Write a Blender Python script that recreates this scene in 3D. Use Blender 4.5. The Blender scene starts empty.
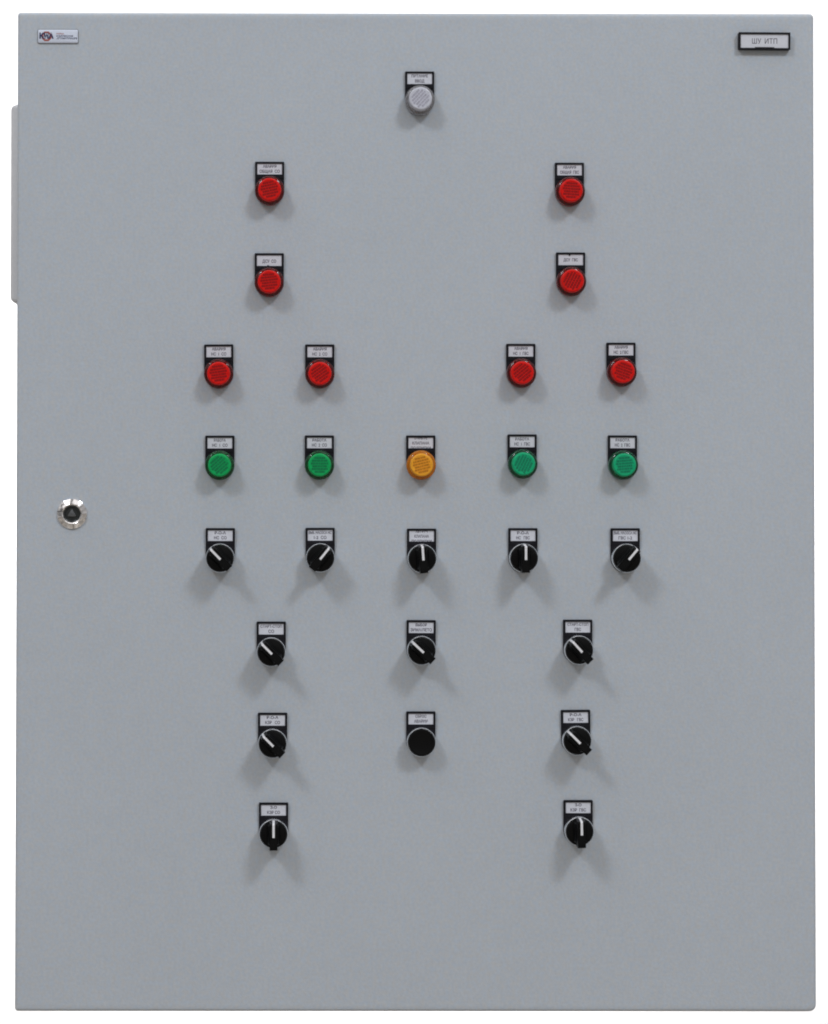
import bpy, bmesh, math, random
from mathutils import Matrix, Vector
random.seed(7)
S = bpy.context.scene
COL = S.collection
CZ = 1.20                     # height of the cabinet's middle above the floor (m)
MM = 0.001

# ------------------------------------------------------------------ camera
cam_data = bpy.data.cameras.new('camera')
cam = bpy.data.objects.new('camera', cam_data); COL.objects.link(cam)
right = Vector((0.99999354, -0.00341181, 0.00113268))
down = Vector((0.00119823, 0.01927123, -0.99981357))
fwd = Vector((0.00338934, 0.99980847, 0.01927519))
M3 = Matrix((right, -down, -fwd)).transposed()
cam.matrix_world = Matrix.Translation((-0.14327, -2.7, CZ + 0.02044)) @ M3.to_4x4()
cam_data.sensor_fit = 'AUTO'; cam_data.sensor_width = 36
cam_data.lens = 2685.861 / 1024 * 36
cam_data.shift_x = (414 - 282.152) / 1024
cam_data.shift_y = (437.874 - 512) / 1024
cam_data.clip_end = 200
S.camera = cam

# ------------------------------------------------------------------ world and lamps
world = bpy.data.worlds.new('World'); S.world = world; world.use_nodes = True
bg = world.node_tree.nodes['Background']
# a large dim hall: dark walls round the horizon, a paler ceiling overhead
wn = world.node_tree
w_tc = wn.nodes.new('ShaderNodeTexCoord'); w_sep = wn.nodes.new('ShaderNodeSeparateXYZ')
wn.links.new(w_tc.outputs['Generated'], w_sep.inputs[0])
w_ramp = wn.nodes.new('ShaderNodeValToRGB')
wn.links.new(w_sep.outputs['Z'], w_ramp.inputs[0])
els = w_ramp.color_ramp.elements
els[0].position = 0.0; els[0].color = (0.148, 0.142, 0.139, 1)
els[1].position = 0.9; els[1].color = (0.68, 0.65, 0.64, 1)
e = els.new(0.25); e.color = (0.219, 0.210, 0.206, 1)
# uneven brightness round the room, noise added to vary the chrome's reflections
w_noise = wn.nodes.new('ShaderNodeTexNoise'); w_noise.inputs['Scale'].default_value = 3.2; w_noise.inputs['Detail'].default_value = 1.5
wn.links.new(w_tc.outputs['Generated'], w_noise.inputs['Vector'])
w_map = wn.nodes.new('ShaderNodeMapRange')
w_map.inputs[1].default_value = 0.38; w_map.inputs[2].default_value = 0.62; w_map.inputs[3].default_value = 0.35; w_map.inputs[4].default_value = 1.65
wn.links.new(w_noise.outputs['Fac'], w_map.inputs[0])
w_mul = wn.nodes.new('ShaderNodeVectorMath'); w_mul.operation = 'SCALE'
wn.links.new(w_ramp.outputs[0], w_mul.inputs[0]); wn.links.new(w_map.outputs[0], w_mul.inputs['Scale'])
wn.links.new(w_mul.outputs[0], bg.inputs[0])
bg.inputs[1].default_value = 1.54

def area(name, loc, target, w, h, energy, color):
    d = bpy.data.lights.new(name, 'AREA'); d.shape = 'RECTANGLE'; d.size = w; d.size_y = h
    d.energy = energy; d.color = color
    o = bpy.data.objects.new(name, d); COL.objects.link(o)
    o.location = loc
    o.rotation_euler = (Vector(target) - Vector(loc)).to_track_quat('-Z', 'Y').to_euler()
    return o
area('ceiling_lamp', (-3.1, -4.0, CZ + 4.1), (0, 0, CZ), 1.06, 0.88, 75, (0.93, 0.985, 1.06))
area('ceiling_lamp', (2.6, -4.0, CZ + 4.1), (0, 0, CZ), 1.04, 0.90, 96, (0.93, 0.985, 1.06))
# added lamps, hidden behind the cabinet, that push the backdrop to pure white
area('backdrop_fill', (0, 0.40, CZ + 0.25), (0, 1.5, CZ + 0.25), 0.7, 0.4, 12, (1, 1, 1))
area('backdrop_fill', (0, 0.40, CZ - 0.25), (0, 1.5, CZ - 0.25), 0.7, 0.4, 12, (1, 1, 1))

S.view_settings.view_transform = 'Standard'; S.view_settings.look = 'None'
S.view_settings.exposure = 0; S.view_settings.gamma = 1
S.render.engine = 'CYCLES'
S.cycles.pixel_filter_type = 'BLACKMAN_HARRIS'; S.cycles.filter_width = 1.9
S.cycles.sample_clamp_indirect = 2.0; S.cycles.max_bounces = 10; S.cycles.transmission_bounces = 8

# ------------------------------------------------------------------ materials
def mat(name, color, rough=0.5, metal=0.0, spec=0.5, trans=0.0, ior=1.45, coat=0.0, speck=None, bump=None):
    m = bpy.data.materials.new(name); m.use_nodes = True
    nt = m.node_tree; p = nt.nodes['Principled BSDF']
    p.inputs['Base Color'].default_value = (*color, 1)
    p.inputs['Roughness'].default_value = rough
    p.inputs['Metallic'].default_value = metal
    p.inputs['Specular IOR Level'].default_value = spec
    p.inputs['Transmission Weight'].default_value = trans
    p.inputs['IOR'].default_value = ior
    p.inputs['Coat Weight'].default_value = coat
    tc = nt.nodes.new('ShaderNodeTexCoord')
    if speck:                      # fine mottling of the pigment itself: (scale, low, high)
        n = nt.nodes.new('ShaderNodeTexNoise'); n.inputs['Scale'].default_value = speck[0]
        n.inputs['Detail'].default_value = speck[3] if len(speck) > 3 else 2
        nt.links.new(tc.outputs['Object'], n.inputs['Vector'])
        r = nt.nodes.new('ShaderNodeMapRange')
        r.inputs[1].default_value = 0.3; r.inputs[2].default_value = 0.7
        r.inputs[3].default_value = speck[1]; r.inputs[4].default_value = speck[2]
        nt.links.new(n.outputs['Fac'], r.inputs[0])
        v = nt.nodes.new('ShaderNodeVectorMath'); v.operation = 'SCALE'
        v.inputs[0].default_value = color
        nt.links.new(r.outputs[0], v.inputs['Scale'])
        nt.links.new(v.outputs[0], p.inputs['Base Color'])
    if bump:                       # (scale, strength, distance)
        n = nt.nodes.new('ShaderNodeTexNoise'); n.inputs['Scale'].default_value = bump[0]
        n.inputs['Detail'].default_value = 2
        nt.links.new(tc.outputs['Object'], n.inputs['Vector'])
        b = nt.nodes.new('ShaderNodeBump'); b.inputs['Strength'].default_value = bump[1]
        b.inputs['Distance'].default_value = bump[2]
        nt.links.new(n.outputs['Fac'], b.inputs['Height'])
        nt.links.new(b.outputs['Normal'], p.inputs['Normal'])
    return m

def paint_mat():
    """Light grey powder coat: orange-peel bump, faint colour grain, some larger handling marks."""
    m = mat('grey_powder_coat', (0.50, 0.53, 0.55), rough=0.42, spec=0.35, bump=(420, 0.25, 0.0006))
    nt = m.node_tree; p = nt.nodes['Principled BSDF']
    tc = [n for n in nt.nodes if n.type == 'TEX_COORD'][0]
    def noise(scale, detail):
        n = nt.nodes.new('ShaderNodeTexNoise'); n.inputs['Scale'].default_value = scale
        n.inputs['Detail'].default_value = detail
        nt.links.new(tc.outputs['Object'], n.inputs['Vector']); return n
    g = noise(330, 2)
    big = noise(5.0, 4)
    mid = noise(60, 3)
    def rng(n, lo, hi):
        r = nt.nodes.new('ShaderNodeMapRange'); r.inputs[1].default_value = 0.3; r.inputs[2].default_value = 0.7
        r.inputs[3].default_value = lo; r.inputs[4].default_value = hi
        nt.links.new(n.outputs['Fac'], r.inputs[0]); return r
    a = rng(g, 0.955, 1.045); b = rng(big, 0.985, 1.015); c = rng(mid, 0.985, 1.015)
    m1 = nt.nodes.new('ShaderNodeMath'); m1.operation = 'MULTIPLY'
    m2 = nt.nodes.new('ShaderNodeMath'); m2.operation = 'MULTIPLY'
    nt.links.new(a.outputs[0], m1.inputs[0]); nt.links.new(b.outputs[0], m1.inputs[1])
    nt.links.new(m1.outputs[0], m2.inputs[0]); nt.links.new(c.outputs[0], m2.inputs[1])
    # hue grain: tiny swings between a bluer and a warmer grey
    mix = nt.nodes.new('ShaderNodeMix'); mix.data_type = 'RGBA'
    mix.inputs['A'].default_value = (0.464, 0.528, 0.601, 1); mix.inputs['B'].default_value = (0.502, 0.529, 0.555, 1)
    hue = noise(210, 1); hr = rng(hue, 0.0, 1.0)
    nt.links.new(hr.outputs[0], mix.inputs['Factor'])
    v = nt.nodes.new('ShaderNodeVectorMath'); v.operation = 'SCALE'
    nt.links.new(mix.outputs['Result'], v.inputs[0]); nt.links.new(m2.outputs[0], v.inputs['Scale'])
    nt.links.new(v.outputs[0], p.inputs['Base Color'])
    return m

PAINT = paint_mat()
BLACK = mat('black_plastic', (0.005, 0.005, 0.009), rough=0.45, spec=0.28, speck=(900, 0.8, 1.2), bump=(1500, 0.1, 0.0002))
KNOB = mat('black_knob_plastic', (0.0035, 0.0038, 0.004), rough=0.36, spec=0.16, speck=(900, 0.8, 1.2))
GASKET = mat('black_rubber', (0.01, 0.01, 0.01), rough=0.8, speck=(300, 0.8, 1.2))
LABEL = mat('white_label_card', (0.65, 0.67, 0.73), rough=0.5, spec=0.3, speck=(700, 0.97, 1.03))
INK = mat('label_ink', (0.06, 0.05, 0.08), rough=0.6, spec=0.2, speck=(900, 0.8, 1.2))
SATIN = mat('satin_chrome', (0.86, 0.88, 0.90), rough=0.26, metal=1.0, speck=(600, 0.95, 1.05))
CHROME = mat('polished_chrome', (0.86, 0.86, 0.87), rough=0.07, metal=1.0, speck=(500, 0.97, 1.03))
POINTER = mat('white_pointer_plastic', (0.80, 0.81, 0.84), rough=0.4, speck=(500, 0.97, 1.03))
WALL = mat('white_backdrop_paper', (0.88, 0.88, 0.88), rough=0.9, spec=0.1, speck=(3, 0.985, 1.015))
FLOOR = mat('concrete_floor', (0.30, 0.27, 0.23), rough=0.32, speck=(0.9, 0.35, 1.6, 5))
FILTER = mat('grey_filter_plastic', (0.72, 0.74, 0.77), rough=0.45, spec=0.35, speck=(300, 0.97, 1.03))
STICKER = mat('silver_resin_badge', (0.66, 0.72, 0.84), rough=0.3, metal=0.12, coat=0.5, speck=(300, 0.96, 1.04))
DARK = mat('dark_steel', (0.17, 0.18, 0.19), rough=0.34, metal=0.8, speck=(700, 0.9, 1.1))
GUNMETAL = mat('gunmetal', (0.055, 0.06, 0.06), rough=0.3, metal=0.7, speck=(700, 0.8, 1.2))
NAVY = mat('navy_print', (0.03, 0.035, 0.10), rough=0.4, speck=(600, 0.9, 1.1))
ORANGE_PRINT = mat('red_orange_print', (0.36, 0.10, 0.08), rough=0.4, speck=(600, 0.9, 1.1))

def lens_set(name, front, collar, mark, clear=0.82):
    f = mat(name + '_lens_front', front, rough=0.36, spec=0.25, trans=0.15, speck=(260, 0.9, 1.1))
    c = mat(name + '_lens_collar', collar, rough=0.16, spec=0.4, trans=clear, ior=1.46, speck=(200, 0.95, 1.05))
    k = mat(name + '_lens_moulding', mark, rough=0.4, spec=0.3, speck=(300, 0.85, 1.15))
    return f, c, k
LENS = {
    'red': lens_set('red', (0.78, 0.006, 0.003), (0.70, 0.03, 0.03), (0.31, 0.005, 0.006), 0.93),
    'green': lens_set('green', (0.002, 0.44, 0.115), (0.02, 0.55, 0.18), (0.004, 0.19, 0.07), 0.93),
    'mint': lens_set('mint', (0.006, 0.46, 0.20), (0.03, 0.55, 0.28), (0.006, 0.21, 0.11), 0.93),
    'orange': lens_set('orange', (0.95, 0.43, 0.03), (0.95, 0.34, 0.01), (0.56, 0.21, 0.015), 0.62),
    'clear': lens_set('clear', (0.67, 0.69, 0.77), (0.92, 0.92, 0.96), (0.44, 0.44, 0.52), 0.84),
}

# ------------------------------------------------------------------ mesh helpers
# Door-local millimetres: u to the right, v up, h out of the door towards the viewer.
def P(u, v, h):
    return Vector((u * MM, -h * MM, v * MM))

def finish(bm, name, mats, smooth=35):
    bmesh.ops.recalc_face_normals(bm, faces=bm.faces)
    me = bpy.data.meshes.new(name); bm.to_mesh(me); bm.free()
    for m in (mats if isinstance(mats, (list, tuple)) else [mats]): me.materials.append(m)
    if smooth:
        me.shade_smooth(); me.set_sharp_from_angle(angle=math.radians(smooth))
    return me

def loops_solid(bm, rings, mi=0, cap_first=True, cap_last=True):
    """rings: lists of Vectors of equal length, skinned one to the next."""
    vs = [[bm.verts.new(p) for p in r] for r in rings]
    n = len(vs[0])
    for a, b in zip(vs, vs[1:]):
        for i in range(n):
            f = bm.faces.new((a[i], a[(i + 1) % n], b[(i + 1) % n], b[i])); f.material_index = mi
    if cap_first: bm.faces.new(vs[0][::-1]).material_index = mi
    if cap_last: bm.faces.new(vs[-1]).material_index = mi

def lathe(bm, prof, seg=72, mi=0, cap_first=False, cap_last=True, cu=0, cv=0):
    rings = [[P(cu + r * math.cos(2 * math.pi * i / seg), cv + r * math.sin(2 * math.pi * i / seg), h) for i in range(seg)] for r, h in prof]
    loops_solid(bm, rings, mi, cap_first, cap_last)

def rrect(w, h, rads, seg=5, cu=0, cv=0):
    """rounded rectangle, radii TL, TR, BR, BL, as (u, v) points"""
    tl, tr, br, bl = rads; pts = []
    for cx, cy, r, a0 in ((w / 2 - tr, h / 2 - tr, tr, 0), (-w / 2 + tl, h / 2 - tl, tl, 90), (-w / 2 + bl, -h / 2 + bl, bl, 180), (w / 2 - br, -h / 2 + br, br, 270)):
        for k in range(seg + 1):
            a = math.radians(a0 + 90 * k / seg)
            pts.append((cu + cx + r * math.cos(a), cv + cy + r * math.sin(a)))
    return pts

def slab(bm, w, h, rads, levels, mi=0, cu=0, cv=0, caps=(True, True)):
    """levels: (inset, height)"""
    rings = []
    for ins, hh in levels:
        rr = [max(r - ins, 0.05) for r in rads]
        rings.append([P(u, v, hh) for u, v in rrect(w - 2 * ins, h - 2 * ins, rr, cu=cu, cv=cv)])
    loops_solid(bm, rings, mi, *caps)

def box(bm, u0, u1, v0, v1, h0, h1, mi=0, rot=None):
    c = [(u0, v0), (u1, v0), (u1, v1), (u0, v1)]
    if rot: c = [(u * math.cos(rot) - v * math.sin(rot), u * math.sin(rot) + v * math.cos(rot)) for u, v in c]
    loops_solid(bm, [[P(u, v, h0) for u, v in c], [P(u, v, h1) for u, v in c]], mi)

def add_text(bm, body, cu, cv, cap, width, h, mi, bold=0.0):
    """flat printed lettering: cap height and line width in mm"""
    cd = bpy.data.curves.new('lettering', 'FONT'); cd.body = body; cd.align_x = 'LEFT'
    cd.resolution_u = 3; cd.offset = bold
    ob = bpy.data.objects.new('lettering', cd); COL.objects.link(ob)
    bpy.context.view_layer.update()
    dg = bpy.context.evaluated_depsgraph_get()
    me = bpy.data.meshes.new_from_object(ob.evaluated_get(dg))
    xs = [v.co.x for v in me.vertices]; x0, x1 = min(xs), max(xs)
    k = cap / 0.729; kx = width / (x1 - x0)
    tb = bmesh.new(); tb.from_mesh(me)
    vm = {v: bm.verts.new(P(cu + (v.co.x - (x0 + x1) / 2) * kx, cv + v.co.y * k - cap / 2, h)) for v in tb.verts}
    for f in tb.faces:
        try: bm.faces.new([vm[v] for v in f.verts]).material_index = mi
        except ValueError: pass
    tb.free(); bpy.data.objects.remove(ob); bpy.data.curves.remove(cd); bpy.data.meshes.remove(me)

def obj(name, me, parent=None, loc=(0, 0, 0), label=None):
    o = bpy.data.objects.new(name, me); COL.objects.link(o)
    o.location = loc
    if parent: o.parent = parent
    if label: o['label'] = label
    return o

# ------------------------------------------------------------------ setting
bm = bmesh.new()
y = 1.35
vs = [bm.verts.new(p) for p in ((-1.5, y, 0.002), (1.5, y, 0.002), (1.5, y, 2.6), (-1.5, y, 2.6), (-1.5, y + .05, 0.002), (1.5, y + .05, 0.002), (1.5, y + .05, 2.6), (-1.5, y + .05, 2.6))]
for q in ((0, 1, 2, 3), (4, 5, 6, 7), (0, 1, 5, 4), (1, 2, 6, 5), (2, 3, 7, 6), (3, 0, 4, 7)): bm.faces.new([vs[i] for i in q])
o = obj('backdrop', finish(bm, 'backdrop', WALL, 0)); o['kind'] = 'structure'
bm = bmesh.new(); bm.faces.new([bm.verts.new(p) for p in ((-8, -12, 0), (8, -12, 0), (8, 3, 0), (-8, 3, 0))])
o = obj('floor', finish(bm, 'floor', FLOOR, 0)); o['kind'] = 'structure'

# ------------------------------------------------------------------ the cabinet
cab = bpy.data.objects.new('control_cabinet', None); COL.objects.link(cab)
cab.location = (0, 0, CZ - 0.5); cab.empty_display_size = 0.1
cab['label'] = 'light grey steel control cabinet, door closed, with rows of indicator lamps and black rotary switches'
cab['category'] = 'electrical cabinet'
O = Vector((0, 0, 0.5))       # door middle relative to the cabinet's base

bm = bmesh.new()
slab(bm, 803.2, 1003.7, (3.2, 4.4, 7.0, 3.4), ((0.6, -19), (0, -18.4), (0, -3.4), (0.26, -2.1), (1.0, -1.0), (2.1, -0.26), (3.4, 0), (7, 0)), cu=0.4, cv=-0.35)
DOOR = obj('door', finish(bm, 'door', PAINT, 40), cab, O)
bm = bmesh.new(); slab(bm, 776, 976, (4, 4, 4, 4), ((0, -24), (0, -18.5)))
obj('door_seal', finish(bm, 'door_seal', GASKET), cab, O)
bm = bmesh.new(); slab(bm, 792, 992, (4, 4, 4, 4), ((3, -270), (0, -267), (0, -24)))
obj('enclosure', finish(bm, 'enclosure', PAINT), cab, O)

# fan filter on the left flank of the enclosure: a 204 mm square bezel, louvres on its outer face
bm = bmesh.new()
def side(u, v, d):            # d = depth behind the door face
    return P(u, v, -d)
def side_ring(inset, u, dc=145, vc=313, s=204, r=5):
    return [side(u, vc + b, dc + a) for a, b in rrect(s - 2 * inset, s - 2 * inset, (max(r - inset, 1),) * 4)]
loops_solid(bm, [side_ring(0, -395.5), side_ring(0, -405.5), side_ring(1.2, -409.4), side_ring(3.4, -411.7), side_ring(6, -412.3), side_ring(9, -412.5)])
FF = obj('fan_filter', finish(bm, 'fan_filter', FILTER), cab, O)
bm = bmesh.new()
for k in range(11):
    v0 = 313 - 78 + k * 15
    ring0 = [side(-412.4, v0, 70), side(-412.4, v0, 220), side(-412.4, v0 + 9, 220), side(-412.4, v0 + 9, 70)]
    ring1 = [side(-413.6, v0 + 0.5, 71), side(-413.6, v0 + 0.5, 219), side(-413.0, v0 + 8.5, 219), side(-413.0, v0 + 8.5, 71)]
    loops_solid(bm, [ring0, ring1])
obj('louvre', finish(bm, 'louvre', FILTER, 0), FF)

# maker's badge, top left
bm = bmesh.new()
slab(bm, 41.4, 14.6, (2.0,) * 4, ((0, 0.05), (0, 0.7)), 3)
slab(bm, 40.7, 13.9, (1.8,) * 4, ((0, 0.5), (0.05, 0.9), (0.5, 1.45), (1.4, 1.75)), 0)
HB = 1.80
for k, (r0, r1) in enumerate(((5.3, 3.3),)):      # octagonal ring behind the initials
    cu, cv = -11.4, 0.0
    pts = [(cu + 1.12 * math.cos(math.radians(22.5 + 45 * i)), cv + math.sin(math.radians(22.5 + 45 * i))) for i in range(8)]
    def oc(r): return [bm.verts.new(P(cu + 1.02 * r * math.cos(math.radians(22.5 + 45 * i)), cv + 1.0 * r * math.sin(math.radians(22.5 + 45 * i)), HB)) for i in range(8)]
    a, b = oc(r0), oc(r1)
    for i in range(8): bm.faces.new((a[i], a[(i + 1) % 8], b[(i + 1) % 8], b[i])).material_index = 1
add_text(bm, 'КИА', -11.4, 0.6, 5.4, 14.4, HB + 0.04, 2, 0.06)
add_text(bm, 'ФИРМА', 2.3, 2.6, 1.45, 7.6, HB, 1, 0.03)
add_text(bm, 'КОМПЛЕКСНАЯ', 6.8, 0.3, 1.7, 16.6, HB, 2, 0.035)
add_text(bm, 'АВТОМАТИЗАЦИЯ', 9.0, -2.0, 1.7, 20.6, HB, 2, 0.035)
obj('maker_badge', finish(bm, 'maker_badge', [STICKER, ORANGE_PRINT, NAVY, DARK]), cab, O + P(-360.5, 476.8, 0))

# name plate, top right
bm = bmesh.new()
slab(bm, 52.2, 17.6, (1.2,) * 4, ((0, 0.05), (0, 4.6), (0.3, 5.0)), 0)
for u0, u1, v0, v1 in ((-25.95, 25.95, 6.75, 8.65), (-25.95, 25.95, -8.65, -7.1), (-25.92, -24.1, -7.4, 6.95), (24.1, 25.92, -7.4, 6.95), (-9.6, 9.8, -7.4, -6.3)):
    box(bm, u0, u1, v0, v1, 4.6, 6.2 if u1 - u0 > 40 else 6.17)
NP = obj('name_plate', finish(bm, 'name_plate', BLACK, 0), cab, O + P(351.1, 472.7, 0)); NP.rotation_euler.y = math.radians(0.35)
bm = bmesh.new(); box(bm, -24.28, 24.28, -7.33, 6.88, 4.7, 5.2)
add_text(bm, 'ШУ', -7.9, 0.0, 5.4, 9.2, 5.26, 1); add_text(bm, 'ИТП', 6.6, 0.0, 5.4, 12.4, 5.26, 1)
obj('name_insert', finish(bm, 'name_insert', [LABEL, INK], 0), NP)

# door lock
bm = bmesh.new()
lathe(bm, ((15.2, 0.05), (15.3, 1.0), (15.0, 1.5), (10.3, 3.9), (9.9, 4.0), (8.9, 3.1), (8.7, 0.6)), seg=44, cap_first=False, cap_last=True)
for v in bm.verts:           # cone heights jittered, shaped to break up the chrome's reflections
    r_ = math.hypot(v.co.x, v.co.z) / MM
    if 10 < r_ < 15.1: v.co.y += random.uniform(-0.34, 0.34) * MM
LK = obj('door_lock', finish(bm, 'door_lock', CHROME, 30), cab, O + P(-345.1, -4.1, 0))
bm = bmesh.new()
lathe(bm, ((8.6, 0.7), (8.6, 2.2), (8.0, 2.6), (7.0, 2.3), (6.4, 1.0)), cap_last=True)
for k in range(3):            # triangular driver stub standing in the well
    pass
tri = [(4.3 * math.cos(math.radians(90 + 120 * i + d)), 4.3 * math.sin(math.radians(90 + 120 * i + d))) for i in range(3) for d in (-7, 7)]
loops_solid(bm, [[P(u, v, 1.0) for u, v in tri], [P(u, v, 3.2) for u, v in tri], [P(u * .86, v * .86, 3.5) for u, v in tri]], 1)
obj('lock_insert', finish(bm, 'lock_insert', [GUNMETAL, DARK], 30), LK)

# ------------------------------------------------------------------ operators on the door
HOLE = -29.9                  # hole centre below the legend plate's top edge
def plate_mesh():
    """black legend holder with a half-round foot and a raised frame round the insert"""
    bm = bmesh.new(); w = 14.7
    def outline(ins):
        pts = [(w - ins - .6, 29.9 - ins), (-w + ins + .6, 29.9 - ins), (-w + ins, 29.9 - ins - .6)]
        for k in range(25):
            a = math.radians(180 + 180 * k / 24); pts.append(((w - ins) * math.cos(a), (w - ins) * math.sin(a)))
        pts.append((w - ins, 29.9 - ins - .6)); return pts
    loops_solid(bm, [[P(u, v, h) for u, v in outline(i)] for i, h in ((0, .05), (0, 1.9), (.25, 2.2))])
    for u0, u1, v0, v1 in ((-14.35, 14.35, 27.72, 29.55), (-14.35, 14.35, 13.4, 16.95), (-14.32, -12.5, 16.45, 28.0), (12.5, 14.32, 16.45, 28.0)):
        box(bm, u0, u1, v0, v1, 2.0, 3.3 if u1 - u0 > 5 else 3.27)
    return finish(bm, 'legend_plate', BLACK, 0)
PLATE = plate_mesh()

def insert_mesh(lines, notch=0):
    bm = bmesh.new(); box(bm, -12.48, 12.48, 16.52, 27.93, 2.1, 2.5)
    for body, v, cap, width in lines:
        add_text(bm, body, 0, v, cap, width, 2.56, 1, 0.022)
    if notch: box(bm, -1.9, -0.3, *((16.52, 17.7) if notch < 0 else (26.5, 27.9)), 2.4, 3.1, 2)
    return finish(bm, 'legend_insert', [LABEL, INK, BLACK], 0)

def lamp_collar(kind):
    bm = bmesh.new()
    lathe(bm, ((14.4, 2.25), (14.9, 2.6), (14.8, 9.6), (14.5, 10.6), (13.8, 11.3), (12.0, 12.15), (11.4, 12.2)), cap_first=True, cap_last=True)
    for k in range(2):        # two small grip lugs at the top of the collar, where the lamp glass is keyed
        a = math.radians(58 + 64 * k)
        box(bm, -1.5, 1.5, 12.2, 13.6, 10.6, 12.9, 0, a - math.pi / 2)
    return finish(bm, 'indicator_lamp', LENS[kind][1], 35)
def lamp_lens(kind):
    bm = bmesh.new()
    lathe(bm, ((11.7, 9.8), (11.5, 18.6), (11.25, 19.5), (10.7, 20.1), (10.0, 20.3), (9.2, 20.1), (5, 20.2)), cap_first=True)
    # the moulded rows of small type inside the cap
    rnd = random.Random(len(kind) * 13)
    for i, (v, half) in enumerate(((6.4, 4.9), (3.9, 7.0), (1.4, 7.9), (-1.1, 6.6), (-3.6, 7.3), (-6.1, 4.4))):
        u = -half
        while u < half:
            w = rnd.uniform(0.9, 2.6)
            box(bm, u * 1.1, min(u + w, half) * 1.1, v * 1.1 - 0.98, v * 1.1 + 0.98, 20.0, 20.4, 1)
            u += w + rnd.uniform(0.15, 0.45)
    return finish(bm, 'lens', [LENS[kind][0], LENS[kind][2]], 35)
COLLARS = {k: lamp_collar(k) for k in LENS}; CAPS = {k: lamp_lens(k) for k in LENS}

def bezel_mesh(name):
    bm = bmesh.new()
    lathe(bm, ((14.0, 2.25), (14.4, 2.6), (14.6, 11.0), (14.55, 13.4), (14.3, 14.4), (13.9, 14.8), (13.5, 14.3), (13.45, 10)), cap_first=True)
    return finish(bm, name, SATIN, 40)
BEZEL = bezel_mesh('selector_switch')
def knob_mesh():
    bm = bmesh.new()
    lathe(bm, ((13.3, 10.2), (13.35, 16.2), (13.0, 17.0), (12.3, 17.3)), cap_first=True)
    # lever: a bar across the disc whose pointer end slopes back to the rim
    def prof(hw):
        return [(-14.0, 16.6, hw), (-14.0, 34.0, hw), (-13.2, 35.1, hw), (11.2, 35.1, hw), (12.2, 34.3, hw), (13.9, 16.6, hw)]
    L = [P(-hw, v, h) for v, h, hw in prof(3.9)]; R_ = [P(hw, v, h) for v, h, hw in prof(3.9)]
    Li = [P(-hw, v, h) for v, h, hw in prof(3.4)]
    loops_solid(bm, [L, R_])
    # finger recess shoulders each side of the lever
    for s in (-1, 1):
        ring = [P(s * 3.85, -11.5, 17), P(s * 3.85, 11.5, 17), P(s * 3.85, 9.5, 23), P(s * 3.85, -9.5, 23)]
        ring2 = [P(s * 6.8, -9.5, 17), P(s * 6.8, 9.5, 17), P(s * 4.4, 8.5, 23), P(s * 4.4, -8.5, 23)]
        loops_solid(bm, [ring, ring2])
    bmesh.ops.bevel(bm, geom=[e for e in bm.edges if all(abs(v.co.y) > 0.030 for v in e.verts)], offset=0.0005, segments=2, affect='EDGES')
    return finish(bm, 'knob', KNOB, 30)
def pointer_mesh():
    bm = bmesh.new(); w = 1.15
    top = [(-1.2, 35.25), (11.3, 35.25), (12.35, 34.45), (14.05, 17.2)]
    low = [(-1.2, 34.8), (11.1, 34.8), (12.0, 34.0), (13.7, 17.0)]
    for (a, b), (c, d) in zip(zip(top, top[1:]), zip(low, low[1:])):
        pass
    rings = []
    for (v, h), (v2, h2) in zip(top, low):
        rings.append([P(-w, v2, h2), P(w, v2, h2), P(w, v, h), P(-w, v, h)])
    loops_solid(bm, rings)
    return finish(bm, 'pointer', POINTER, 0)
KNOBM, POINTM = knob_mesh(), pointer_mesh()

def mount(name, me, u, top, lines, label, notch=0, tilt=0):
    o = obj(name, me, cab, O + P(u, top + HOLE, 0), label)
    p = obj('legend_plate', PLATE, o); i = obj('legend_insert', insert_mesh(lines, notch), o)
    p.rotation_euler.y = i.rotation_euler.y = math.radians(tilt)
    return o

def two(a, wa, b, wb): return ((a, 25.2, 2.8, wa), (b, 20.2, 3.0, wb))
def three(a, wa, b, wb, c, wc): return ((a, 27.2, 2.7, wa), (b, 22.2, 2.8, wb), (c, 17.2, 2.7, wc))

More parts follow.
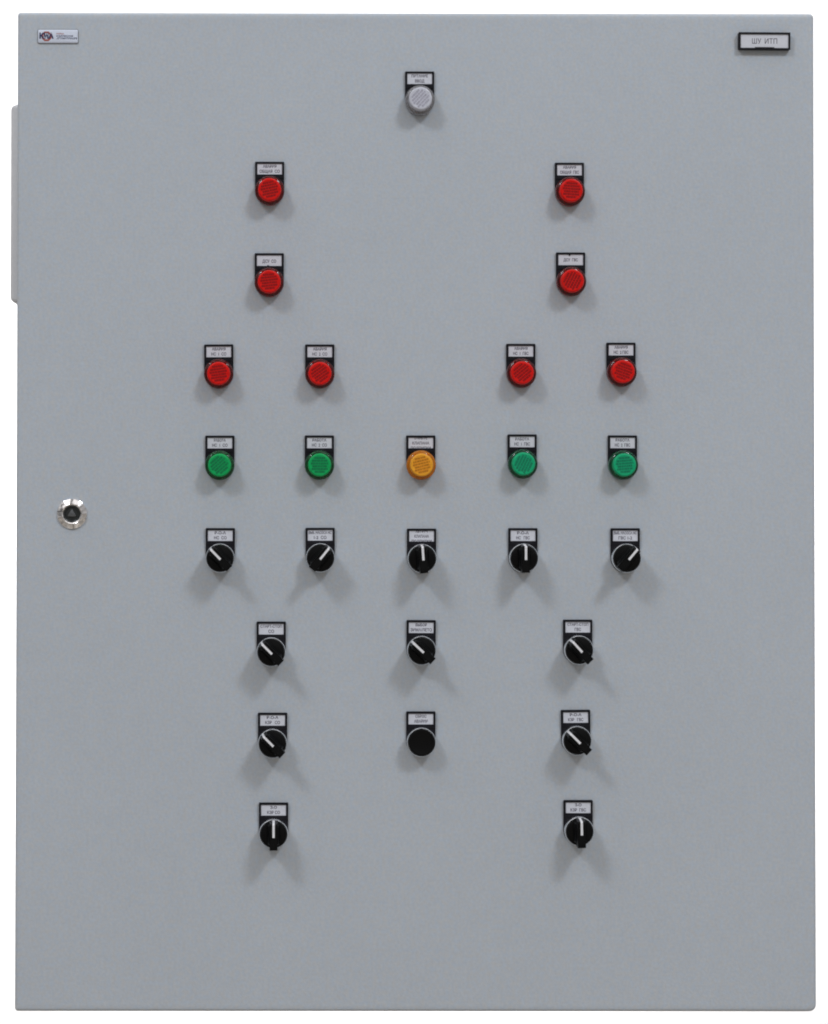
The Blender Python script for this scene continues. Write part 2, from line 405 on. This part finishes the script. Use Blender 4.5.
# kind, u, top v, lines, angle of the moulded type, label, notch, tilt
LAMPS = (
    ('clear', 4.0, 441.9, two('ПИТАНИЕ', 16.5, 'ВВОД', 9.3), 47, 'clear white indicator lamp alone at the top of the door', 0, 0),
    ('red', -147.0, 350.5, two('АВАРИЯ', 13.6, 'ОБЩАЯ  СО', 20.4), 12, 'red indicator lamp, top of the left column', 0, 0),
    ('red', 154.9, 350.0, two('АВАРИЯ', 13.2, 'ОБЩАЯ  ГВС', 19.0), -4, 'red indicator lamp, top of the right column', 0, 0),
    ('red', -147.3, 258.3, (('ДСУ  СО', 21.8, 3.2, 13.8),), 6, 'red indicator lamp marked ДСУ СО', -1, 0),
    ('red', 156.0, 259.5, (('ДСУ  ГВС', 22.4, 3.0, 14.4),), 63, 'red indicator lamp marked ДСУ ГВС', 1, 0),
    ('red', -197.8, 166.4, two('АВАРИЯ', 13.6, 'НС  1  СО', 15.0), 8, 'red indicator lamp marked АВАРИЯ НС 1 СО', 0, -0.4),
    ('red', -96.4, 166.5, two('АВАРИЯ', 13.6, 'НС  2  СО', 15.0), 35, 'red indicator lamp marked АВАРИЯ НС 2 СО', 0, 0),
    ('red', 105.8, 167.4, two('АВАРИЯ', 13.4, 'НС  1  ГВС', 15.4), 40, 'red indicator lamp marked АВАРИЯ НС 1 ГВС', 0, 0),
    ('red', 206.6, 168.7, two('АВАРИЯ', 13.4, 'НС  2 ГВС', 14.8), -20, 'red indicator lamp marked АВАРИЯ НС 2 ГВС', 0, 0),
    ('green', -196.7, 74.7, two('РАБОТА', 11.8, 'НС  1  СО', 15.4), 42, 'green indicator lamp marked РАБОТА НС 1 СО', 0, 0),
    ('green', -96.7, 75.0, two('РАБОТА', 14.0, 'НС  2  СО', 15.0), 0, 'green indicator lamp marked РАБОТА НС 2 СО', 0, 0),
    ('orange', 5.2, 75.1, three('ОТКРЫТИЕ', 13, 'КЛАПАНА', 17.0, 'ПОДПИТКИ', 20), 14, 'orange indicator lamp between the green ones', 0, 0),
    ('mint', 107.1, 76.3, two('РАБОТА', 14.0, 'НС  1  ГВС', 15.6), 64, 'green indicator lamp marked РАБОТА НС 1 ГВС', 0, 0),
    ('mint', 207.9, 75.4, two('РАБОТА', 14.0, 'НС  2  ГВС', 15.4), 5, 'green indicator lamp marked РАБОТА НС 2 ГВС', 0, 0.2),
)
for kind, u, top, lines, ang, label, notch, tilt in LAMPS:
    L = mount('indicator_lamp', COLLARS[kind], u, top, lines, label, notch, tilt)
    c = obj('lens', CAPS[kind], L); c.rotation_euler.y = -math.radians(ang)

# u, top v, lines, pointer angle (anticlockwise positive), label
SWITCHES = (
    (-196.1, -18.2, two('Р-О-А', 11.2, 'НС  СО', 12.6), 44, 'rotary switch turned left, marked Р-О-А НС СО', 0),
    (-95.8, -17.8, two('ВЫБ. НАСОСА НС', 23.0, '1-2  СО', 12.6), -39, 'rotary switch turned right, marked 1-2 СО', -0.2),
    (6.0, -18.5, three('АВТ-РУЧ', 12, 'КЛАПАНА', 14.6, 'ПОДПИТКИ', 20), 4, 'rotary switch nearly upright below the orange lamp', 0),
    (107.8, -17.9, two('Р-О-А', 11.6, 'НС   ГВС', 13.6), 0, 'rotary switch upright, marked Р-О-А НС ГВС', 0),
    (210.6, -17.9, two('ВЫБ. НАСОСА НС', 23.0, 'ГВС 1-2', 13.6), -40, 'rotary switch turned right, marked ГВС 1-2', 0),
    (-144.9, -111.9, two('СТАРТ-СТОП', 21.6, 'СО', 5.8), 45, 'rotary switch turned left, marked СТАРТ-СТОП СО', 0),
    (5.5, -110.3, two('ВЫБОР', 11.4, 'ЗИМА/ЛЕТО', 21.4), 47, 'rotary switch turned left, marked ЗИМА/ЛЕТО', 0.3),
    (162.8, -109.7, two('СТАРТ-СТОП', 21.0, 'ГВС', 6.4), 42, 'rotary switch turned left, marked СТАРТ-СТОП ГВС', 0),
    (-143.4, -203.2, two('Р-О-А', 11.6, 'КЗР   СО', 14.8), 45, 'rotary switch turned left, marked Р-О-А КЗР СО', 0),
    (160.8, -200.1, two('Р-О-А', 11.6, 'КЗР   ГВС', 15.2), 45, 'rotary switch turned left, marked Р-О-А КЗР ГВС', -0.6),
    (-142.3, -293.1, two('З-О', 6.6, 'КЗР СО', 12.8), 0, 'rotary switch upright, marked З-О КЗР СО', 0),
    (163.0, -290.4, two('З-О', 6.6, 'КЗР  ГВС', 15.6), 1, 'rotary switch upright, marked З-О КЗР ГВС', 0),
)
for u, top, lines, ang, label, tilt in SWITCHES:
    B = mount('selector_switch', BEZEL, u, top, lines, label, 0, tilt)
    k = obj('knob', KNOBM, B); k.rotation_euler.y = -math.radians(ang)
    w = obj('pointer', POINTM, B); w.rotation_euler.y = -math.radians(ang)

PB = mount('push_button', bezel_mesh('push_button'), 5.3, -201.8, two('СБРОС', 11.2, 'АВАРИИ', 13.6), 'black push button under the label СБРОС АВАРИИ', 0)
bm = bmesh.new()
lathe(bm, ((13.2, 10.2), (13.25, 16.6), (12.9, 17.3), (12.2, 17.5), (11.0, 17.2), (6, 16.7), (2, 16.6)), cap_first=True)
obj('button_cap', finish(bm, 'button_cap', KNOB, 40), PB)
